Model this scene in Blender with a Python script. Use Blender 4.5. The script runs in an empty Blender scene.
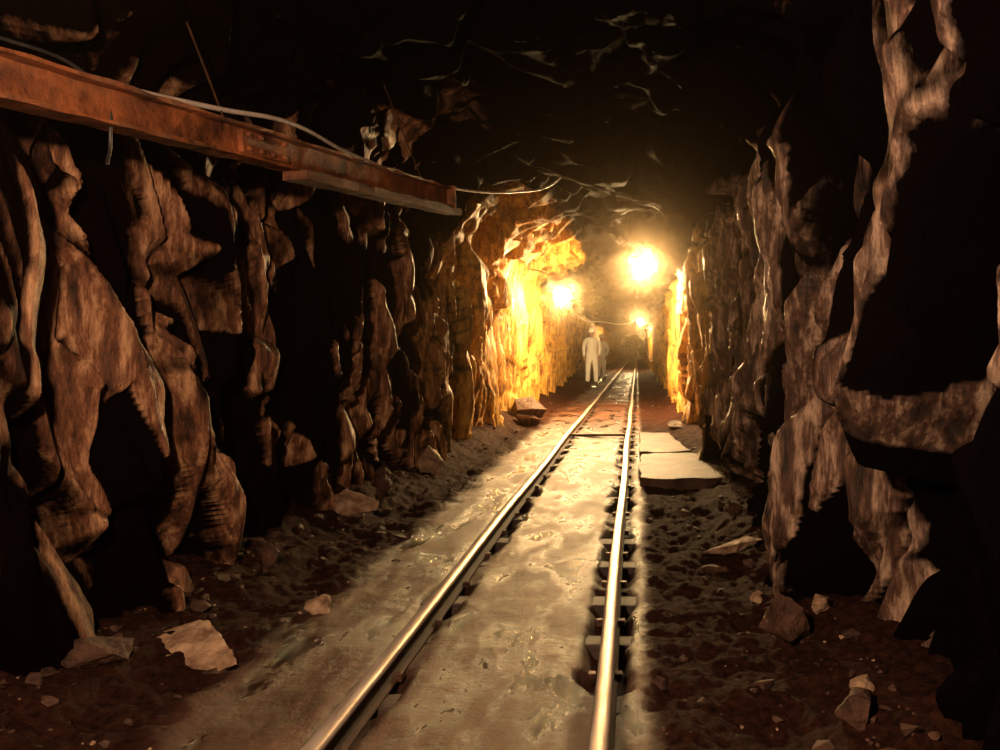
import bpy, bmesh, math, random
import numpy as np
from mathutils import Vector, Matrix
random.seed(7); np.random.seed(7)
scene = bpy.context.scene
scene.view_settings.view_transform = 'Standard'
CAM_H = 1.26

# ---------------------------------------------------------------- noise
def hsh(ix, iy, seed):
    ix = ix.astype(np.int64); iy = iy.astype(np.int64)
    h = (ix*374761393 + iy*668265263 + seed*974634773) & 0xffffffff
    h = ((h ^ (h >> 13)) * 1274126177) & 0xffffffff
    h = h ^ (h >> 16)
    return h / 4294967296.0
def vnoise(x, y, seed=0):          # gradient noise, 0..1
    ix = np.floor(x); iy = np.floor(y); fx = x-ix; fy = y-iy
    def gr(cx, cy, dx, dy):
        a = hsh(cx, cy, seed)*2*math.pi
        return np.cos(a)*dx+np.sin(a)*dy
    a = gr(ix, iy, fx, fy); b = gr(ix+1, iy, fx-1, fy); c = gr(ix, iy+1, fx, fy-1); d = gr(ix+1, iy+1, fx-1, fy-1)
    ux = fx*fx*fx*(fx*(fx*6-15)+10); uy = fy*fy*fy*(fy*(fy*6-15)+10)
    return ((a*(1-ux)+b*ux)*(1-uy) + (c*(1-ux)+d*ux)*uy)*.95+.5
def rotc(x, y, k): 
    c, s = math.cos(k), math.sin(k)
    return x*c-y*s, x*s+y*c
def sstep(a, b, x):
    t = np.clip((x-a)/(b-a), 0, 1); return t*t*(3-2*t)
def fade(freq, dy):   # drop octaves the mesh cannot carry
    return 1.0 if dy is None else sstep(.42, .2, freq*dy)
def fbm(x, y, seed=0, o=4, fr=0, dy=None):
    r = 0; a = .5; s = 0
    x, y = rotc(x, y, .4)
    for i in range(o):
        r = r + a*(vnoise(x, y, seed+i*17)-.5)*fade(fr, dy); s += a; a *= .5; fr *= 2.03
        x, y = rotc(x*2.03+11.3, y*2.03+5.7, .65)
    return r/s*1.25+.5
def ridged(x, y, seed=0, o=3, rot=.12, fr=0, dy=None):
    r = 0; a = .5; s = 0
    for i in range(o):
        r = r + a*(.5-np.abs(2*vnoise(x, y, seed+i*13)-1))*fade(fr, dy); s += a; a *= .5; fr *= 2.1
        x, y = rotc(x*2.1+3.3, y*2.1+8.7, rot if i % 2 else -rot)
    return r/s+.5
def facets(x, y, seed=0, g=1.0, soft=.12):
    ix = np.floor(x); iy = np.floor(y)
    best = np.full(x.shape, 1e9); sec = np.full(x.shape, 1e9); v1 = np.zeros(x.shape); v2 = np.zeros(x.shape)
    for dx in (-1, 0, 1):
        for dy in (-1, 0, 1):
            cx = ix+dx; cy = iy+dy
            px = cx+hsh(cx, cy, seed); py = cy+hsh(cx, cy, seed+1)
            d = (x-px)**2+(y-py)**2
            v = hsh(cx, cy, seed+2) + g*((hsh(cx, cy, seed+3)-.5)*(x-px)+(hsh(cx, cy, seed+4)-.5)*(y-py))
            m = d < best; m2 = (~m) & (d < sec)
            sec = np.where(m, best, np.where(m2, d, sec)); v2 = np.where(m, v1, np.where(m2, v, v2))
            v1 = np.where(m, v, v1); best = np.where(m, d, best)
    e = np.sqrt(sec)-np.sqrt(best)
    w = .5+.5*np.clip(e/soft, 0, 1)
    return v1*w+v2*(1-w), e

# ---------------------------------------------------------------- node helpers
def new_mat(name):
    m = bpy.data.materials.new(name); m.use_nodes = True
    nt = m.node_tree; b = nt.nodes['Principled BSDF']
    return m, nt, b
def N(nt, t, **kw):
    n = nt.nodes.new(t)
    for k, v in kw.items():
        if k in n.inputs.keys(): n.inputs[k].default_value = v
        else: setattr(n, k, v)
    return n
def mapping(nt, scale):
    tc = N(nt, 'ShaderNodeTexCoord'); mp = N(nt, 'ShaderNodeMapping')
    mp.inputs['Scale'].default_value = scale
    nt.links.new(tc.outputs['Object'], mp.inputs['Vector']); return mp
def ramp(nt, src, stops):
    r = N(nt, 'ShaderNodeValToRGB'); e = r.color_ramp.elements
    while len(e) < len(stops): e.new(.5)
    for i, (p, c) in enumerate(stops):
        e[i].position = p; e[i].color = (*c, 1) if len(c) == 3 else c
    nt.links.new(src, r.inputs['Fac']); return r
def g(v): return (v, v, v)

def rock_mat(name, shade_col, mid, light, rough=(.45, .8), bump=.6, spec=.5, dspec=0.0):
    m, nt, b = new_mat(name); L = nt.links.new
    mp = mapping(nt, (8, 8, 1.4)); mp2 = mapping(nt, (1, 1, .45))
    n1 = N(nt, 'ShaderNodeTexNoise', Scale=1.6, Detail=10.0, Roughness=.74, Distortion=.1)
    n2 = N(nt, 'ShaderNodeTexNoise', Scale=14.0, Detail=8.0, Roughness=.7)
    L(mp.outputs[0], n1.inputs['Vector']); L(mp2.outputs[0], n2.inputs['Vector'])
    at = N(nt, 'ShaderNodeAttribute', attribute_name='pale')
    col = ramp(nt, n1.outputs['Fac'], [(.40, tuple(c*.2 for c in mid)), (.5, mid), (.62, light)])
    # yellow lamp glow put into the colour of the far rock
    oc = N(nt, 'ShaderNodeAttribute', attribute_name='lamp_yellow')
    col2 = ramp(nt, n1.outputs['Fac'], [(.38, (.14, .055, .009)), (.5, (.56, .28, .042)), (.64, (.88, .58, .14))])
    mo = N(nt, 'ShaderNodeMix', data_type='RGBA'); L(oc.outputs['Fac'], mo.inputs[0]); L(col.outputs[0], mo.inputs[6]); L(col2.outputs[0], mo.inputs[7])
    mod = N(nt, 'ShaderNodeMath', operation='MULTIPLY_ADD'); mod.inputs[1].default_value = .8; mod.inputs[2].default_value = -.4
    L(n2.outputs['Fac'], mod.inputs[0])
    ad = N(nt, 'ShaderNodeMath', operation='ADD'); L(at.outputs['Fac'], ad.inputs[0]); L(mod.outputs[0], ad.inputs[1])
    msk = ramp(nt, ad.outputs[0], [(.16, g(0)), (.7, g(1))])
    mx = N(nt, 'ShaderNodeMix', data_type='RGBA')
    L(msk.outputs[0], mx.inputs[0]); mx.inputs[6].default_value = (*shade_col, 1); L(mo.outputs[2], mx.inputs[7])  # near-black base puts the shade of recesses into the rock colour
    L(mx.outputs[2], b.inputs['Base Color'])
    rr = ramp(nt, n2.outputs['Fac'], [(.3, g(rough[0])), (.7, g(rough[1]))]); L(rr.outputs[0], b.inputs['Roughness'])
    sp = N(nt, 'ShaderNodeMath', operation='MULTIPLY_ADD'); sp.inputs[1].default_value = spec; sp.inputs[2].default_value = dspec
    L(msk.outputs[0], sp.inputs[0]); L(sp.outputs[0], b.inputs['Specular IOR Level'])
    b1 = N(nt, 'ShaderNodeBump', Strength=bump, Distance=.08); b2 = N(nt, 'ShaderNodeBump', Strength=bump*.8, Distance=.03)
    L(n1.outputs['Fac'], b1.inputs['Height']); L(n2.outputs['Fac'], b2.inputs['Height'])
    L(b1.outputs[0], b2.inputs['Normal']); L(b2.outputs[0], b.inputs['Normal'])
    return m

def simple_mat(name, c1, c2, scale=8, rough=.6, metal=0, bump=.3, stretch=(1, 1, 1), spec=.5, dist=.01):
    m, nt, b = new_mat(name); L = nt.links.new
    mp = mapping(nt, stretch)
    n = N(nt, 'ShaderNodeTexNoise', Scale=float(scale), Detail=8.0, Roughness=.65); L(mp.outputs[0], n.inputs['Vector'])
    r = ramp(nt, n.outputs['Fac'], [(.35, c1), (.65, c2)]); L(r.outputs[0], b.inputs['Base Color'])
    b.inputs['Roughness'].default_value = rough; b.inputs['Metallic'].default_value = metal
    b.inputs['Specular IOR Level'].default_value = spec
    bp = N(nt, 'ShaderNodeBump', Strength=bump, Distance=dist); L(n.outputs['Fac'], bp.inputs['Height']); L(bp.outputs[0], b.inputs['Normal'])
    return m

# ---------------------------------------------------------------- mesh helpers
def link(o): scene.collection.objects.link(o); return o
def mesh_obj(name, verts, faces, mat=None, smooth=False, attrs=None):
    me = bpy.data.meshes.new(name)
    v = np.asarray(verts, dtype=np.float32)
    me.from_pydata(v.tolist(), [], faces if isinstance(faces, list) else faces.tolist())
    if attrs:
        for k, a in attrs.items():
            at = me.attributes.new(k, 'FLOAT', 'POINT'); at.data.foreach_set('value', np.asarray(a, dtype=np.float32).ravel())
    if smooth: me.polygons.foreach_set('use_smooth', [True]*len(me.polygons))
    if mat: me.materials.append(mat)
    me.update()
    return link(bpy.data.objects.new(name, me))
def grid_faces(nr, nc):
    i = np.arange(nr-1)[:, None]; j = np.arange(nc-1)[None, :]
    a = i*nc+j
    return np.stack([a, a+1, a+nc+1, a+nc], -1).reshape(-1, 4)

# ---------------------------------------------------------------- tunnel shell
ys = np.concatenate([np.linspace(-3, 1.2, 80, endpoint=False), np.geomspace(1.2, 30, 1150, endpoint=False), np.geomspace(30, 100, 100)])
dys = np.gradient(ys)
XL, XR, ZS, CX = -2.35, 0.98, 2.0, -0.685
A = (XR-XL)/2; B = 1.36
prof = []
for z in np.linspace(-.35, ZS, 170, endpoint=False): prof.append((XL, z))
for t in np.linspace(math.pi, 0, 190): 
    prof.append((CX+A*math.copysign(abs(math.cos(t))**.85, math.cos(t)), ZS+B*math.sin(t)**.85))
for z in np.linspace(ZS, -.35, 170)[1:]: prof.append((XR, z))
prof = np.array(prof); NS = len(prof)
tan = np.gradient(prof, axis=0); tan /= np.linalg.norm(tan, axis=1)[:, None]
nrm = np.stack([tan[:, 1], -tan[:, 0]], 1)
for _ in range(12): nrm[1:-1] = (nrm[:-2]+nrm[1:-1]+nrm[2:])/3
nrm /= np.linalg.norm(nrm, axis=1)[:, None]
seg = np.r_[0, np.cumsum(np.linalg.norm(np.diff(prof, axis=0), axis=1))]
Y, S = np.meshgrid(ys, seg, indexing='ij')
DY = np.maximum(np.broadcast_to(dys[:, None], Y.shape), .014)
PX = np.broadcast_to(prof[:, 0], Y.shape); PZ = np.broadcast_to(prof[:, 1], Y.shape)
left = PX < CX

LEFT = [([(2.77, 2.11), (2.90, 1.69)], .16, .6), ([(2.9, 1.72), (2.77, 1.05)], .30, .8),  # lit slabs: their brightness goes into rock colour and relief
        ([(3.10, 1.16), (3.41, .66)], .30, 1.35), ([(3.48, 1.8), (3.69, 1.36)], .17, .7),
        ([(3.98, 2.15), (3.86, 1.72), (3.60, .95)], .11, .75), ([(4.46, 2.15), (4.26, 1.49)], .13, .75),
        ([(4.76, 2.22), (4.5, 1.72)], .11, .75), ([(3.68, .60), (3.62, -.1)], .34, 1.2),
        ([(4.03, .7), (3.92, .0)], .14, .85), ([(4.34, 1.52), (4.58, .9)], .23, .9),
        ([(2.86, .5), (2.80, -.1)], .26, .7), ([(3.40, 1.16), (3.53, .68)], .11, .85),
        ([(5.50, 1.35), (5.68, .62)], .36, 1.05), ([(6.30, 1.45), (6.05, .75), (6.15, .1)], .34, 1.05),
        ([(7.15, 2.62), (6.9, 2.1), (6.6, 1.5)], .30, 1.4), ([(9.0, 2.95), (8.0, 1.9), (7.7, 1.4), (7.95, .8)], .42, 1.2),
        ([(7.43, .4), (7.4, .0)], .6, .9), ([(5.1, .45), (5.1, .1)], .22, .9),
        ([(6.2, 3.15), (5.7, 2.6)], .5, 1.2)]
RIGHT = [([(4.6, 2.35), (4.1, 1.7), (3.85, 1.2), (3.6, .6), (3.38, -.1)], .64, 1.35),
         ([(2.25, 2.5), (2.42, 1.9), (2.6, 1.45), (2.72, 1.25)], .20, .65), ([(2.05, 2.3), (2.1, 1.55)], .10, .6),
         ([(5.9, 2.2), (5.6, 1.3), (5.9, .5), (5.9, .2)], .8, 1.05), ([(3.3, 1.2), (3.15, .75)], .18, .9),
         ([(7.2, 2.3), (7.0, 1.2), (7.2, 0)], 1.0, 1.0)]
ceil = sstep(2.35, 2.8, PZ)
sh = Y+.22*PZ+.06*(fbm(S*1.3, Y*1.2, 301, 2)-.5)
f1, e1 = facets(sh*1.4, S*.45, 5, 2.8, .04)
S2 = S+.10*(fbm(Y*1.2, S*.6, 302, 2)-.5)*2
f2, e2 = facets(sh*3.6, S2*.8, 9, 3.6, .07)
f3, e3 = facets(sh*8.0, S2*1.9, 15, 3.6, .20)
f5, e5 = facets(sh*6.5, S2*1.2, 25, 3.4, .10)
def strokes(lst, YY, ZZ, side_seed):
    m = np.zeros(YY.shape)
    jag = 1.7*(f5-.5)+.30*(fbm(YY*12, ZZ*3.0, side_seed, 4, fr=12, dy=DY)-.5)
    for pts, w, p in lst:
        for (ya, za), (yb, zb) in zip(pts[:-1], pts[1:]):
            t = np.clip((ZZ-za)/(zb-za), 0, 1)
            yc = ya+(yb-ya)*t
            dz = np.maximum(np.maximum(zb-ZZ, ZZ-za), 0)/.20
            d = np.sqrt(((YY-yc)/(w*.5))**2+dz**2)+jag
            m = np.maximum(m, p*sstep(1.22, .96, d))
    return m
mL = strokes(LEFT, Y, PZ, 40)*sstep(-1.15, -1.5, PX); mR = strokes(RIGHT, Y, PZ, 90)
st = ridged(sh*2.4, S*.4, 21, 4, fr=2.4, dy=DY)
streak = sstep(.70, .82, st)
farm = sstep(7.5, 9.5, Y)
base = np.where(left, .45*streak*sstep(.42, .58, fbm(Y*.9, S*.9, 3, 2)), .95*streak*sstep(3.9, 5.0, Y)+.5*streak*sstep(1.2, 2.0, PZ))
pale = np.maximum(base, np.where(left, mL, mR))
pale = np.maximum(pale, farm*(.68+.6*fbm(sh*1.2, S*.8, 77, 4)))  # far walls paler: lamplight put into the rock colour
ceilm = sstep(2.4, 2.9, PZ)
lit_arch = farm*sstep(-.75, -1.35, PX)*sstep(20, 15, Y)  # lamplit part of the left vault, painted paler
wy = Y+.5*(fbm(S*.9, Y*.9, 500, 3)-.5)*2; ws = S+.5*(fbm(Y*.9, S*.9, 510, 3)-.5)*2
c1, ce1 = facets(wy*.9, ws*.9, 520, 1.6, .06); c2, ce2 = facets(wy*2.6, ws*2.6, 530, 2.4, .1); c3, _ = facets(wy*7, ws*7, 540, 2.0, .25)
cp = -.35+.45*sstep(.66, .9, c2)*sstep(8, 5, Y)  # negative values paint the unlit ceiling dark
pale = pale*(1-ceilm) + ceilm*(cp*(1-np.minimum(mL, 1))*(1-lit_arch)+lit_arch*(.5+.7*(fbm(Y*1.5, S*1.5, 78, 4)-.3))) + .8*mL*ceilm*(1-lit_arch)
solid = np.maximum(pale, 0)
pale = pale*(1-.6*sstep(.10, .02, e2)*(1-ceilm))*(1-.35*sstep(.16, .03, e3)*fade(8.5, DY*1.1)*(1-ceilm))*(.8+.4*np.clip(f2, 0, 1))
# displacement (inwards)
Dw = .20*(fbm(sh*.55, S*.4, 2, 3)-.5)+.26*(f1-.5)+.18*(f2-.5)*fade(3.6, DY*1.2)+.085*(f3-.5)*fade(8.5, DY*1.1)
Dw += .025*(ridged(sh*4, S*.9, 33, 4, .5, fr=4, dy=DY)-.5)
Dw -= .05*sstep(.12, 0, e1)
Dc = .42*(fbm(Y*.5, S*.6, 550, 3)-.5)+.30*(c1-.5)+.16*(c2-.5)+.04*(c3-.5)*fade(7, DY)
D = Dw*(1-ceil)+Dc*ceil
D += .10*np.minimum(solid, 1)*sstep(12, 8, Y)*(1-ceilm)
D += .03
D[:, 1:-1] = (D[:, :-2]+2*D[:, 1:-1]+D[:, 2:])/4
D = .42*np.tanh(D/.42)
D -= .10*sstep(2.0, 1.2, Y)*(~left)
X = PX+nrm[:, 0]*D; Z = PZ+nrm[:, 1]*D
P = np.stack([X, Y, Z], -1)
lamp_yellow = sstep(6.8, 9.5, Y)  # mask for the painted lamp glow, rising with distance
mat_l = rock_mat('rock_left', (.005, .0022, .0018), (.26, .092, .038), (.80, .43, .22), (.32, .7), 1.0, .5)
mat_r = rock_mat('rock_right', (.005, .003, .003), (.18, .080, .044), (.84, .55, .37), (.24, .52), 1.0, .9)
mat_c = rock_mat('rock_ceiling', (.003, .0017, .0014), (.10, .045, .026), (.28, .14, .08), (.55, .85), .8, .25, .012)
i1, i2 = 226, NS-227
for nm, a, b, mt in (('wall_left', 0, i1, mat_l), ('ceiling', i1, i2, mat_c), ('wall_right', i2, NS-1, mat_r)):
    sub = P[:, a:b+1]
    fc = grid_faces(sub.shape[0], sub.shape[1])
    mesh_obj(nm, sub.reshape(-1, 3), fc, mt, True, {'pale': pale[:, a:b+1], 'lamp_yellow': lamp_yellow[:, a:b+1]})
vs = []; n = 24
for i in range(n):
    for j in range(n):
        vs.append((-3+5*i/(n-1), 98.5+.4*random.random(), -.5+4.5*j/(n-1)))
mesh_obj('wall_end', vs, grid_faces(n, n), mat_c, False, {'pale': [.5]*len(vs), 'lamp_yellow': [0]*len(vs)})

# ---------------------------------------------------------------- floor
RXL, RXR = -0.95, -0.12
def ground(x, y):
    x = np.asarray(x, float); y = np.asarray(y, float)
    mud = .028+.040*(fbm(x*2.2, y*.9, 200, 4)-.5)+.012*(ridged(x*1.8, y*2.6, 210, 3, .4)-.6)
    rub = .025+.09*(fbm(x*2.6, y*2.6, 220, 4)-.45)+.035*(fbm(x*12, y*12, 230, 3)-.5)*sstep(15, 8, y)
    rub = rub+.22*sstep(-1.75, -2.5, x)+.13*sstep(.45, 1.0, x)
    rub = rub + .22*sstep(-1.0, -1.7, x)*sstep(21, 24, y)*sstep(38, 34, y)
    edge = .10*(fbm(y*1.7, x*0+.3, 240, 3)-.5)
    wL = sstep(-1.42, -1.62, x+edge*1.5); wR = sstep(.0, .10, x+edge*.4)
    w = np.maximum(wL, wR)
    zz = mud*(1-w)+rub*w
    e2 = .05*(fbm(y*4, x*2, 250, 3)-.5)
    dep = .3+1.0*sstep(.40, .6, fbm(y*1.6, x*.5, 260, 3))
    tr = (np.exp(-((x+e2-RXL)/.085)**4)+np.exp(-((x+e2*1.2-RXR)/.09)**4))*dep
    tr = np.clip(tr, 0, 1)
    zz = np.minimum(zz, zz*(1-tr)+tr*(-.045))
    zz = np.where((np.abs(x-RXL) < .07) | (np.abs(x-RXR) < .07), np.minimum(zz, .03), zz)
    return zz, w, tr
xs = np.linspace(-2.95, 1.55, 400)
yf = np.concatenate([np.linspace(-3, 1.5, 60, endpoint=False), np.geomspace(1.5, 100, 860)])
FY, FX = np.meshgrid(yf, xs, indexing='ij')
FZ, FW, FT = ground(FX, FY)
m, nt, b = new_mat('floor_mud'); L = nt.links.new
mp = mapping(nt, (1, 1, 1)); mps = mapping(nt, (1.6, .7, 1))
nA = N(nt, 'ShaderNodeTexNoise', Scale=2.4, Detail=11.0, Roughness=.66, Distortion=.2); L(mps.outputs[0], nA.inputs['Vector'])
nB = N(nt, 'ShaderNodeTexNoise', Scale=30.0, Detail=8.0, Roughness=.75); L(mp.outputs[0], nB.inputs['Vector'])
at = N(nt, 'ShaderNodeAttribute', attribute_name='rubble')
cm = ramp(nt, nA.outputs['Fac'], [(.40, (.018, .008, .005)), (.60, (.11, .048, .029))])
cr = ramp(nt, nB.outputs['Fac'], [(.35, (.008, .003, .002)), (.7, (.060, .021, .012))])
mx = N(nt, 'ShaderNodeMix', data_type='RGBA'); L(at.outputs['Fac'], mx.inputs[0]); L(cm.outputs[0], mx.inputs[6]); L(cr.outputs[0], mx.inputs[7])
L(mx.outputs[2], b.inputs['Base Color'])
rw = ramp(nt, nA.outputs['Fac'], [(.40, g(.16)), (.54, g(.55))])
rx = N(nt, 'ShaderNodeMix', data_type='RGBA'); L(at.outputs['Fac'], rx.inputs[0]); L(rw.outputs[0], rx.inputs[6]); rx.inputs[7].default_value = (.85, .85, .85, 1)
L(rx.outputs[2], b.inputs['Roughness'])
spn = N(nt, 'ShaderNodeMath', operation='MULTIPLY_ADD'); spn.inputs[1].default_value = -.26; spn.inputs[2].default_value = .32; L(at.outputs['Fac'], spn.inputs[0]); L(spn.outputs[0], b.inputs['Specular IOR Level'])
bs = N(nt, 'ShaderNodeMath', operation='MULTIPLY_ADD'); bs.inputs[1].default_value = .4; bs.inputs[2].default_value = .5; L(at.outputs['Fac'], bs.inputs[0])
b1 = N(nt, 'ShaderNodeBump', Distance=.03); L(bs.outputs[0], b1.inputs['Strength']); L(nB.outputs['Fac'], b1.inputs['Height'])
b2 = N(nt, 'ShaderNodeBump', Distance=.04, Strength=.35); L(nA.outputs['Fac'], b2.inputs['Height']); L(b1.outputs[0], b2.inputs['Normal'])
L(b2.outputs[0], b.inputs['Normal'])
mat_f = m
mesh_obj('floor', np.stack([FX, FY, FZ], -1).reshape(-1, 3), grid_faces(*FX.shape)[:, ::-1], mat_f, True, {'rubble': np.maximum(FW, FT*.9)})

# ---------------------------------------------------------------- rails & sleepers
def rail_mat():
    m, nt, b = new_mat('rail_steel'); L = nt.links.new
    geo = N(nt, 'ShaderNodeTexCoord'); sx = N(nt, 'ShaderNodeSeparateXYZ'); L(geo.outputs['Object'], sx.inputs[0])
    mp = mapping(nt, (6, .8, 6)); n = N(nt, 'ShaderNodeTexNoise', Scale=6.0, Detail=6.0); L(mp.outputs[0], n.inputs['Vector'])
    mr = N(nt, 'ShaderNodeMapRange'); mr.inputs['From Min'].default_value = .088; mr.inputs['From Max'].default_value = .106
    L(sx.outputs['Z'], mr.inputs['Value'])
    up = ramp(nt, mr.outputs[0], [(0, g(0)), (1, g(1))])
    rust = ramp(nt, n.outputs['Fac'], [(.3, (.03, .012, .007)), (.7, (.10, .045, .022))])
    ste = ramp(nt, n.outputs['Fac'], [(.3, (.50, .38, .30)), (.7, (.90, .78, .68))])
    mx = N(nt, 'ShaderNodeMix', data_type='RGBA'); L(up.outputs[0], mx.inputs[0]); L(rust.outputs[0], mx.inputs[6]); L(ste.outputs[0], mx.inputs[7])
    L(mx.outputs[2], b.inputs['Base Color'])
    me_ = N(nt, 'ShaderNodeMath', operation='MULTIPLY'); me_.inputs[1].default_value = .7; L(up.outputs[0], me_.inputs[0]); L(me_.outputs[0], b.inputs['Metallic'])
    r = ramp(nt, up.outputs[0], [(0, g(.75)), (1, g(.42))]); L(r.outputs[0], b.inputs['Roughness'])
    bp = N(nt, 'ShaderNodeBump', Strength=.15, Distance=.005); L(n.outputs['Fac'], bp.inputs['Height']); L(bp.outputs[0], b.inputs['Normal'])
    return m
mrail = rail_mat()
half = [(.0, .115), (.020, .114), (.027, .108), (.029, .098), (.027, .090), (.009, .082), (.0065, .072), (.0065, .040), (.010, .032), (.036, .024), (.040, .020), (.040, .014), (0, .014)]
rp = half+[(-a, z) for a, z in half[-2:0:-1]]
def rail(name, x0, parent):
    yy = np.concatenate([np.arange(-2.5, 12, .4), np.geomspace(12, 98, 50)])
    vs = []; nc = len(rp)
    for i, y in enumerate(yy):
        off = .006*math.sin(y*1.3+x0*9)+.004*math.sin(y*.47)
        for a, z in rp: vs.append((x0+off+a, y, z+.003*math.sin(y*.9+x0*3)))
    fs = []
    for i in range(len(yy)-1):
        for j in range(nc):
            k = (j+1) % nc
            fs.append((i*nc+j, i*nc+k, (i+1)*nc+k, (i+1)*nc+j))
    o = mesh_obj(name, vs, fs, mrail, True); o.parent = parent
    mod = o.modifiers.new('es', 'EDGE_SPLIT'); mod.split_angle = math.radians(40)
def empty(name, loc=(0, 0, 0)):
    e = bpy.data.objects.new(name, None); e.location = loc; e.empty_display_size = .1; link(e); return e
track = empty('railway_track')
rail('rail_a', RXL, track); rail('rail_b', RXR, track)

def box_bm(bm, c, s, rot=None, jit=0):
    r = bmesh.ops.create_cube(bm, size=1)
    M = Matrix.Translation(c) @ (rot.to_4x4() if rot else Matrix.Identity(4)) @ Matrix.Diagonal((*s, 1))
    for v in r['verts']:
        v.co = M @ v.co
        if jit: v.co += Vector([random.uniform(-jit, jit) for _ in range(3)])
    return r['verts']
def bm_obj(name, bm, mat, parent=None, bevel=0, smooth=False):
    me = bpy.data.meshes.new(name); bm.to_mesh(me); bm.free(); me.materials.append(mat)
    if smooth: me.polygons.foreach_set('use_smooth', [True]*len(me.polygons))
    o = link(bpy.data.objects.new(name, me)); o.parent = parent
    if bevel:
        md = o.modifiers.new('bev', 'BEVEL'); md.width = bevel; md.segments = 2
    return o
mwood = simple_mat('sleeper_wood', (.015, .008, .005), (.06, .03, .018), 10, .65, 0, .6, (1, 8, 8))
bm = bmesh.new(); y = -2.2
while y < 60:
    w = random.uniform(.10, .18)
    box_bm(bm, Vector((-.535+random.uniform(-.04, .04), y, -.035)), (1.12+random.uniform(-.08, .08), w, .10), Matrix.Rotation(random.uniform(-.05, .05), 3, 'Z'), .006)
    y += random.uniform(.45, .75)
bm_obj('sleepers', bm, mwood, track, .008)
msteel = simple_mat('rusty_iron', (.035, .014, .008), (.12, .05, .025), 20, .55, .5, .4)
bm = bmesh.new(); y = -2.2
for k in range(26):
    for x0 in (RXL, RXR):
        for s in (-1, 1):
            box_bm(bm, Vector((x0+s*.05, y+k*.56, .024)), (.03, .028, .03), None, .003)
bm_obj('rail_spikes', bm, msteel, track, .003)
bm = bmesh.new()
for yb in (10.6, 16.5):
    box_bm(bm, Vector(((RXL+RXR)/2, yb, .062)), (RXR-RXL, .09, .035))
bm_obj('tie_bars', bm, msteel, track, .005)

# ---------------------------------------------------------------- rocks
def rock_template(seed, n=22, flat=1.0):
    rnd = random.Random(seed); bm = bmesh.new()
    for _ in range(n):
        v = Vector([rnd.gauss(0, 1) for _ in range(3)]).normalized()*rnd.uniform(.78, 1)
        bm.verts.new((v.x, v.y, v.z*flat))
    r = bmesh.ops.convex_hull(bm, input=bm.verts[:])
    bmesh.ops.delete(bm, geom=[v for v in bm.verts if not v.link_faces], context='VERTS')
    bmesh.ops.dissolve_limit(bm, angle_limit=math.radians(14), verts=bm.verts[:], edges=bm.edges[:])
    bmesh.ops.triangulate(bm, faces=bm.faces[:])
    bm.verts.index_update()
    V = np.array([v.co[:] for v in bm.verts]); F = np.array([[v.index for v in f.verts] for f in bm.faces]); bm.free()
    return V, F
def rmat(name, c1, c2): return simple_mat(name, c1, c2, 9, .7, 0, 1.0, (1, 1, 1), .3, .03)
mrock_p = rmat('loose_rock_pale', (.15, .075, .042), (.52, .34, .21))
mrock_d = rmat('loose_rock_dark', (.022, .010, .006), (.10, .046, .027))
rtex = bpy.data.textures.new('rock_clouds', 'CLOUDS'); rtex.noise_scale = .06; rtex.noise_depth = 4
def rot_np(e):
    return np.array(Matrix(Matrix.Rotation(e[2], 3, 'Z') @ Matrix.Rotation(e[1], 3, 'Y') @ Matrix.Rotation(e[0], 3, 'X')))
def rock(x, y, size, e=(0, 0, 0), pale=True, seed=0, lift=0, name='fallen_rock'):
    V, F = rock_template(seed, 13)
    V = (V*np.array(size)) @ rot_np(e).T
    gz = float(ground(np.array([x]), np.array([y]))[0][0])
    zc = gz - V[:, 2].min() - .03 + lift
    o = mesh_obj(name, V, F, mrock_p if pale else mrock_d)
    o.location = (x, y, zc)
    sb = o.modifiers.new('sub', 'SUBSURF'); sb.subdivision_type = 'SIMPLE'; sb.levels = sb.render_levels = 4
    md = o.modifiers.new('dis', 'DISPLACE'); md.texture = rtex; md.strength = .025; md.mid_level = .5; md.texture_coords = 'LOCAL'
rock(-1.82, 3.02, (.33, .15, .035), (.38, .10, -.5), True, 3)
rock(-2.00, 5.25, (.22, .16, .035), (.45, .1, .2), True, 4, .05)
rock(-1.50, 3.52, (.07, .11, .06), (.3, .4, .2), True, 5)
rock(-1.98, 4.05, (.06, .06, .12), (.1, .2, .4), False, 6)
rock(-2.02, 2.80, (.15, .12, .07), (.2, .2, .8), False, 7)
rock(-2.00, 5.9, (.10, .12, .18), (.1, .1, .4), False, 9)
rock(-1.97, 7.2, (.16, .2, .2), (.2, .1, .7), True, 10)
rock(-1.90, 13.0, (.35, .5, .30), (.2, .1, .2), False, 11)
rock(-1.75, 12.2, (.22, .3, .15), (.1, .3, .9), False, 12)
rock(.55, 4.45, (.24, .18, .05), (-.3, -.15, .4), True, 13)
rock(.42, 4.2, (.10, .12, .04), (-.1, .15, .9), False, 14)
rock(.58, 3.60, (.045, .04, .04), (.3, .2, .5), True, 15)
rock(.60, 3.10, (.10, .14, .12), (.3, .2, .5), False, 16)
rock(.80, 3.25, (.06, .06, .06), (.4, .5, .2), True, 17)
rock(.76, 2.52, (.07, .06, .04), (.1, .5, .2), True, 18)
rock(.70, 5.4, (.12, .12, .07), (.1, .2, .2), False, 19)
rock(.35, 5.6, (.08, .10, .05), (.1, .2, .6), False, 20)
rock(.70, 2.35, (.10, .10, .07), (.3, .1, .2), False, 21)
rock(.78, 4.0, (.10, .12, .09), (.3, .1, .9), False, 22)
rock(.62, 11.5, (.16, .4, .09), (.1, .1, .2), False, 23)
temps = [rock_template(100+i, 10) for i in range(8)]
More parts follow.
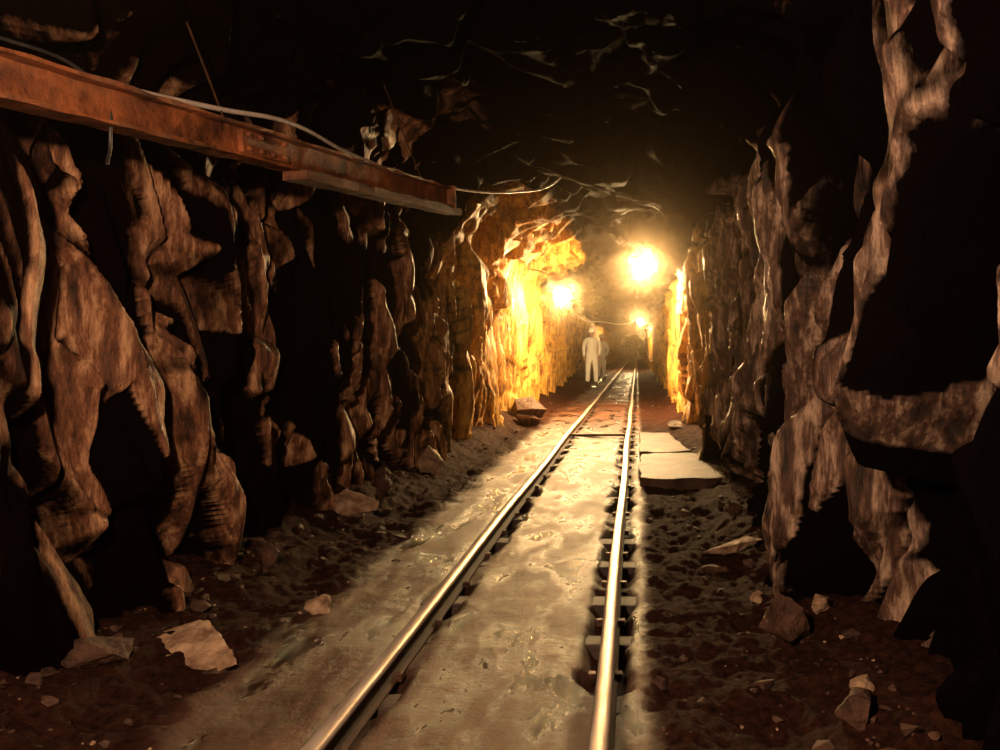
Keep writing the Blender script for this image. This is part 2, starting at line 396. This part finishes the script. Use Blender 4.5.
def rubble(name, specs, seed):
    rnd = random.Random(seed); VV = []; FF = []; MI = []; off = 0
    for (xr, yr, n, smin, smax, mi, bias) in specs:
        xs_ = np.array([(xr[0]+(xr[1]-xr[0])*rnd.random()**(1+bias)) for _ in range(n)]); ys_ = np.array([yr[0]*(yr[1]/yr[0])**rnd.random() for _ in range(n)])
        zs_ = ground(xs_, ys_)[0]
        for i in range(n):
            V, F = temps[rnd.randrange(8)]
            s = smin*(smax/smin)**(rnd.random()**2.6)
            V = (V*np.array([s*rnd.uniform(.7, 1.3), s*rnd.uniform(.7, 1.3), s*rnd.uniform(.35, .8)])) @ rot_np([rnd.uniform(-.5, .5), rnd.uniform(-.5, .5), rnd.uniform(0, 6.3)]).T
            VV.append(V+np.array([xs_[i], ys_[i], zs_[i]+s*.12])); FF.append(F+off); off += len(V); MI += [mi]*len(F)
    o = mesh_obj(name, np.concatenate(VV), np.concatenate(FF), mrock_d)
    o.data.materials.append(mrock_p); o.data.polygons.foreach_set('material_index', MI)
rubble('rubble', [((-2.15, -1.5), (1.8, 22), 520, .008, .06, 0, 1), ((-2.15, -1.45), (1.8, 14), 110, .006, .018, 1, .8)], 1)
rubble('rubble', [((.85, .08), (1.6, 20), 520, .007, .05, 0, .6), ((.85, .10), (1.6, 14), 70, .005, .016, 1, .5)], 2)

# ---------------------------------------------------------------- concrete slabs right of track
mconc = simple_mat('wet_concrete', (.035, .017, .011), (.15, .078, .046), 3, .55, 0, .8, (1, 1, 1), .15, .05)
def slab(poly, z0, z1):
    bm = bmesh.new()
    P2 = []
    for (a, b_) in zip(poly, poly[1:]+poly[:1]):
        for t in (0, .25, .5, .75):
            P2.append((a[0]+(b_[0]-a[0])*t+random.uniform(-.015, .015), a[1]+(b_[1]-a[1])*t+random.uniform(-.05, .05)))
    vs = [bm.verts.new((x, y, z0)) for x, y in P2]; f = bm.faces.new(vs)
    r = bmesh.ops.extrude_face_region(bm, geom=[f])
    for v in r['geom']:
        if isinstance(v, bmesh.types.BMVert): v.co.z = z1+random.uniform(-.003, .003)
    bmesh.ops.recalc_face_normals(bm, faces=bm.faces[:])
    bm_obj('concrete_slab', bm, mconc, None, .008)
slab([(.03, 6.7), (.42, 6.66), (.80, 6.72), (.82, 7.4), (.78, 8.25), (.35, 8.35), (.04, 8.2), (.02, 7.5)], -.02, .12)
slab([(.03, 8.5), (.36, 8.45), (.62, 8.6), (.5, 9.6), (.45, 10.4), (.04, 10.5)], -.02, .11)

# ---------------------------------------------------------------- steel beam upper left
mbeam = simple_mat('rusty_beam', (.04, .010, .004), (.32, .095, .028), 6, .65, .1, .9, (1, 1, 1), .4, .03)
beam = empty('steel_beam')
p0 = Vector((-2.22, -.08, 1.85)); p1 = Vector((-1.43, 5.6, 2.40))
def ext_profile(name, prof2, p0, p1, mat, parent, up=Vector((0, 0, 1))):
    d = (p1-p0).normalized(); side = d.cross(up).normalized(); u = side.cross(d).normalized()
    nseg = 60; vs = []; nc = len(prof2)
    for i in range(nseg+1):
        c = p0.lerp(p1, i/nseg)
        for a, z in prof2:
            vs.append(c+side*(a+random.uniform(-.004, .004))+u*(z+random.uniform(-.004, .004)))
    fs = [(i*nc+j, i*nc+(j+1) % nc, (i+1)*nc+(j+1) % nc, (i+1)*nc+j) for i in range(nseg) for j in range(nc)]
    fs += [tuple(range(nc))[::-1], tuple(nseg*nc+j for j in range(nc))]
    o = mesh_obj(name, [v[:] for v in vs], fs, mat); o.parent = parent
    return d, side, u
h = .074
chan = [(.055, -h), (.055, -h+.015), (.012, -h+.018), (.012, h-.018), (.055, h-.015), (.055, h), (-.055, h), (-.055, h-.015), (-.012, h-.018), (-.012, -h+.018), (-.055, -h+.015), (-.055, -h)]
d, side, u = ext_profile('girder', chan, p0, p1, mbeam, beam)
bm = bmesh.new(); R3 = Matrix((side, d, u)).transposed()
box_bm(bm, p1+d*.01, (.15, .02, .17), R3)
box_bm(bm, p0.lerp(p1, .62)+side*.02, (.03, .34, .10), R3)
for t in (.60, .615, .63, .645):
    for s in (-.03, .03):
        box_bm(bm, p0.lerp(p1, t-.003)+side*.04+u*s, (.018, .02, .02), R3)
bm_obj('plates', bm, mbeam, beam, .004)
bm = bmesh.new()
q0 = p0.lerp(p1, .66)+u*(-.095)+side*.02; q1 = p1+d*.15-u*.095
for k in range(12):
    a = q0.lerp(q1, (k+.5)/12)
    box_bm(bm, a, (.13, (q1-q0).length/12*1.01, .05), R3, .004)
bm_obj('runner_plank', bm, simple_mat('beam_timber', (.05, .015, .007), (.20, .07, .028), 6, .7, 0, .5, (6, 1, 6)), beam, .004)
def tube(name, pts, r, mat, parent=None, cyc=False):
    cu = bpy.data.curves.new(name, 'CURVE'); cu.dimensions = '3D'; cu.bevel_depth = r; cu.bevel_resolution = 3; cu.resolution_u = 10
    sp = cu.splines.new('BEZIER'); sp.bezier_points.add(len(pts)-1)
    for bp_, p in zip(sp.bezier_points, pts): bp_.co = p; bp_.handle_left_type = bp_.handle_right_type = 'AUTO'
    cu.materials.append(mat); cu.use_fill_caps = True
    o = link(bpy.data.objects.new(name, cu)); o.parent = parent; return o
for i, t in enumerate((.30, .58, .93)):
    c = p0.lerp(p1, t)
    tube('hanger_rod_%d' % (i+1), [c+u*.07, c+Vector((-.12, .02, .35)), c+Vector((-.28, .03, .75))], .005, mdark if False else msteel, beam)

# ---------------------------------------------------------------- cable
mcable = simple_mat('cable_sheath', (.42, .33, .27), (.6, .5, .42), 10, .45, 0, .1)
mdark = simple_mat('black_rubber', (.01, .01, .01), (.03, .025, .02), 10, .5, 0, .1)
tube('overhead_cable', [(-2.02, 2.1, 2.17), (-1.90, 2.6, 2.20), (-1.79, 3.2, 2.29), (-1.71, 3.64, 2.37), (-1.68, 4.4, 2.41), (-1.52, 5.8, 2.53), (-1.14, 7.3, 2.80), (-.92, 8.0, 3.02), (-.74, 8.5, 3.34)], .011, mcable)
tube('cable_hanger', [(-1.98, 2.2, 2.22), (-1.86, 2.6, 2.16), (-1.84, 2.62, 1.98), (-1.88, 2.66, 1.92)], .006, mdark)
tube('lamp_cable', [(-1.45, 14.3, 2.5), (-1.5, 18, 2.15), (-1.2, 28, 2.3), (-.5, 38, 2.6), (.1, 44, 3.1)], .018, mcable)

# ---------------------------------------------------------------- lamps
def emit(name, col, s):
    m = bpy.data.materials.new(name); m.use_nodes = True; nt = m.node_tree
    nt.nodes.clear(); e = nt.nodes.new('ShaderNodeEmission'); o = nt.nodes.new('ShaderNodeOutputMaterial')
    e.inputs[0].default_value = (*col, 1); e.inputs[1].default_value = s; nt.links.new(e.outputs[0], o.inputs[0]); return m
def lamp(loc, r, col, s, mount):
    e = empty('mine_lamp', loc)
    bm = bmesh.new(); bmesh.ops.create_icosphere(bm, subdivisions=2, radius=r)
    for v in bm.verts: v.co.z *= 1.1
    bm_obj('globe', bm, emit('lamp_glow', col, s), e, 0, True)
    pr = [(.25*r, 1.9*r), (.45*r, 1.85*r), (.5*r, 1.35*r), (1.0*r, 1.15*r), (1.7*r, .85*r), (1.75*r, .7*r), (1.0*r, 1.05*r), (.4*r, 1.1*r)]
    vs = []; n = 28
    for a, z in pr:
        for k in range(n): vs.append((a*math.cos(2*math.pi*k/n), a*math.sin(2*math.pi*k/n), z))
    fs = [(i*n+k, i*n+(k+1) % n, (i+1)*n+(k+1) % n, (i+1)*n+k) for i in range(len(pr)-1) for k in range(n)]
    o = mesh_obj('hood', vs, fs, msteel, True); o.parent = e
    tube('bracket', [Vector((0, 0, 1.8*r)), Vector(mount)*.5+Vector((0, 0, 1.6*r)), Vector(mount)], .015, msteel, e)
    return e
lamp((.11, 13.5, 2.75), .18, (1, .64, .28), 1550, (0.0, .05, .75))
lamp((-1.42, 14.3, 2.29), .15, (1, .61, .24), 1400, (-.95, .1, .5))
lamp((.18, 45.0, 2.95), .16, (1, .64, .28), 1400, (0, .1, .5))

def pl(name, loc, e, col, r=.08):
    l = bpy.data.lights.new(name, 'POINT'); l.energy = e; l.color = col; l.shadow_soft_size = r
    o = link(bpy.data.objects.new(name, l)); o.location = loc; return o
pl('work_light', (-.75, .5, 1.85), 360, (1, .65, .41), .06)

# ---------------------------------------------------------------- miner in white overalls
mw = simple_mat('white_overall', (.84, .82, .78), (.93, .91, .88), 6, .8, 0, .3)
ms = simple_mat('skin', (.45, .26, .18), (.55, .33, .24), 12, .55, 0, .1)
mb = simple_mat('boot_rubber', (.02, .018, .016), (.04, .035, .03), 8, .5, 0, .1)
def miner(loc, rotz, sc=1.0):
    e = empty('miner', loc); e.rotation_euler = (0, 0, rotz); e.scale = (sc, sc, sc)
    def skin(name, V, E, R, mat, root=0, lv=2):
        me = bpy.data.meshes.new(name); me.from_pydata(V, E, []); me.materials.append(mat)
        o = link(bpy.data.objects.new(name, me)); o.parent = e
        bpy.context.view_layer.objects.active = o
        o.modifiers.new('s', 'SKIN').use_smooth_shade = True
        for i, r in enumerate(R): me.skin_vertices[0].data[i].radius = r if isinstance(r, tuple) else (r, r)
        me.skin_vertices[0].data[root].use_root = True
        sb = o.modifiers.new('ss', 'SUBSURF'); sb.levels = lv; sb.render_levels = lv
        return o
    V = [(0, 0, .95), (0, 0, 1.12), (0, 0, 1.32), (0, 0, 1.46), (0, 0, 1.53),
         (-.19, 0, 1.43), (-.25, .02, 1.17), (-.24, -.06, .93), (.19, 0, 1.43), (.26, .02, 1.17), (.22, -.12, .96),
         (-.10, 0, .88), (-.12, -.02, .50), (-.13, .03, .13), (.10, 0, .88), (.12, -.06, .50), (.13, -.03, .13)]
    E = [(0, 1), (1, 2), (2, 3), (3, 4), (3, 5), (5, 6), (6, 7), (3, 8), (8, 9), (9, 10), (0, 11), (11, 12), (12, 13), (0, 14), (14, 15), (15, 16)]
    R = [(.16, .13), (.15, .12), (.18, .13), (.10, .09), (.065, .065), .08, .06, .045, .08, .06, .045, .11, .085, .07, .11, .085, .07]
    skin('overall', V, E, R, mw)
    skin('boots', [(-.13, .03, .20), (-.13, .03, .06), (-.135, -.10, .045), (-.14, -.17, .04)], [(0, 1), (1, 2), (2, 3)], [.06, .055, .05, .035], mb)
    skin('boot_r', [(.13, -.03, .20), (.13, -.03, .06), (.135, -.16, .045), (.14, -.23, .04)], [(0, 1), (1, 2), (2, 3)], [.06, .055, .05, .035], mb)
    bm = bmesh.new(); bmesh.ops.create_uvsphere(bm, u_segments=24, v_segments=18, radius=1)
    for v in bm.verts:
        x, y, z = v.co; f = 1-.25*max(0, -z)
        v.co = Vector((x*.076*f, y*.095*f, z*.118))
        if y < -.85 and abs(x) < .2 and -.35 < z < .1: v.co.y -= .02*(1-abs(x)/.2)
        if y < -.6 and .1 < z < .3 and .2 < abs(x) < .5: v.co.y += .008
    for s in (-1, 1): 
        r = bmesh.ops.create_uvsphere(bm, u_segments=8, v_segments=6, radius=.02)
        for v in r['verts']: v.co = Vector((s*.078+v.co.x*.4, v.co.y+.005, v.co.z*1.5))
    h_ = bm_obj('head', bm, ms, e, 0, True); h_.location = (0, -.01, 1.63)
    bm = bmesh.new()
    for s in (-1, 1):
        r = bmesh.ops.create_uvsphere(bm, u_segments=8, v_segments=6, radius=.010)
        for v in r['verts']: v.co += Vector((s*.028, -.094, 1.645))
    box_bm(bm, Vector((0, -.096, 1.575)), (.04, .01, .008))
    bm_obj('eyes_and_mouth', bm, mb, e)
    skin('neck', [(0, 0, 1.48), (0, -.005, 1.58)], [(0, 1)], [.055, .05], ms)
    pr = [(0, .13), (.05, .122), (.09, .085), (.107, .03), (.11, 0), (.135, -.008), (.135, -.014), (.10, -.01)]
    n = 24; vs = [(a*math.cos(2*math.pi*k/n), a*1.15*math.sin(2*math.pi*k/n), z) for a, z in pr for k in range(n)]
    fs = [(i*n+k, i*n+(k+1) % n, (i+1)*n+(k+1) % n, (i+1)*n+k) for i in range(len(pr)-1) for k in range(n)]
    o = mesh_obj('helmet', vs, fs, mw, True); o.parent = e; o.location = (0, -.01, 1.68)
    for s, w in ((-1, Vector((-.24, -.06, .93))), (1, Vector((.22, -.12, .96)))):
        V = [w[:], (w.x, w.y-.015, w.z-.07)]; E = [(0, 1)]; R = [.028, .036]
        for k in range(4):
            fx = (k-1.5)*.020; ln = (.06, .075, .08, .065)[k]
            i = len(V)
            V += [(w.x+fx*.3, w.y-.018+fx*.9, w.z-.10), (w.x+fx*.3, w.y-.03+fx, w.z-.10-ln*.5), (w.x+fx*.3-s*.015, w.y-.04+fx, w.z-.10-ln)]
            E += [(1, i), (i, i+1), (i+1, i+2)]; R += [.010, .009, .008]
        i = len(V); V += [(w.x-s*.02, w.y-.05, w.z-.06), (w.x-s*.03, w.y-.065, w.z-.10)]; E += [(1, i), (i, i+1)]; R += [.011, .009]
        skin('hand_%s' % ('l' if s < 0 else 'r'), V, E, R, ms, 0, 1)
    return e
for gx, gy, rz in ((-1.46, 24.2, .15), (-1.44, 30.5, -.3)):
    miner((gx, gy, float(ground(np.array([gx]), np.array([gy]))[0][0])), rz, 1.05)

# ---------------------------------------------------------------- world (haze added for glow round the lamps) & camera
w = bpy.data.worlds.new('World'); scene.world = w; w.use_nodes = True
w.node_tree.nodes['Background'].inputs[0].default_value = (0, 0, 0, 1)
vs_ = w.node_tree.nodes.new('ShaderNodeVolumeScatter'); vs_.inputs['Density'].default_value = .0034; vs_.inputs['Anisotropy'].default_value = .978
vs_.inputs['Color'].default_value = (1, .74, .46, 1)
w.node_tree.links.new(vs_.outputs[0], w.node_tree.nodes['World Output'].inputs['Volume'])
cam = bpy.data.cameras.new('camera'); cam.lens = 27; cam.sensor_width = 36; cam.shift_x = -.137; cam.shift_y = -.025; cam.clip_end = 300; cam.clip_start = .05
co = link(bpy.data.objects.new('camera', cam)); co.location = (0, 0, CAM_H); co.rotation_euler = (math.pi/2, 0, 0)
scene.camera = co
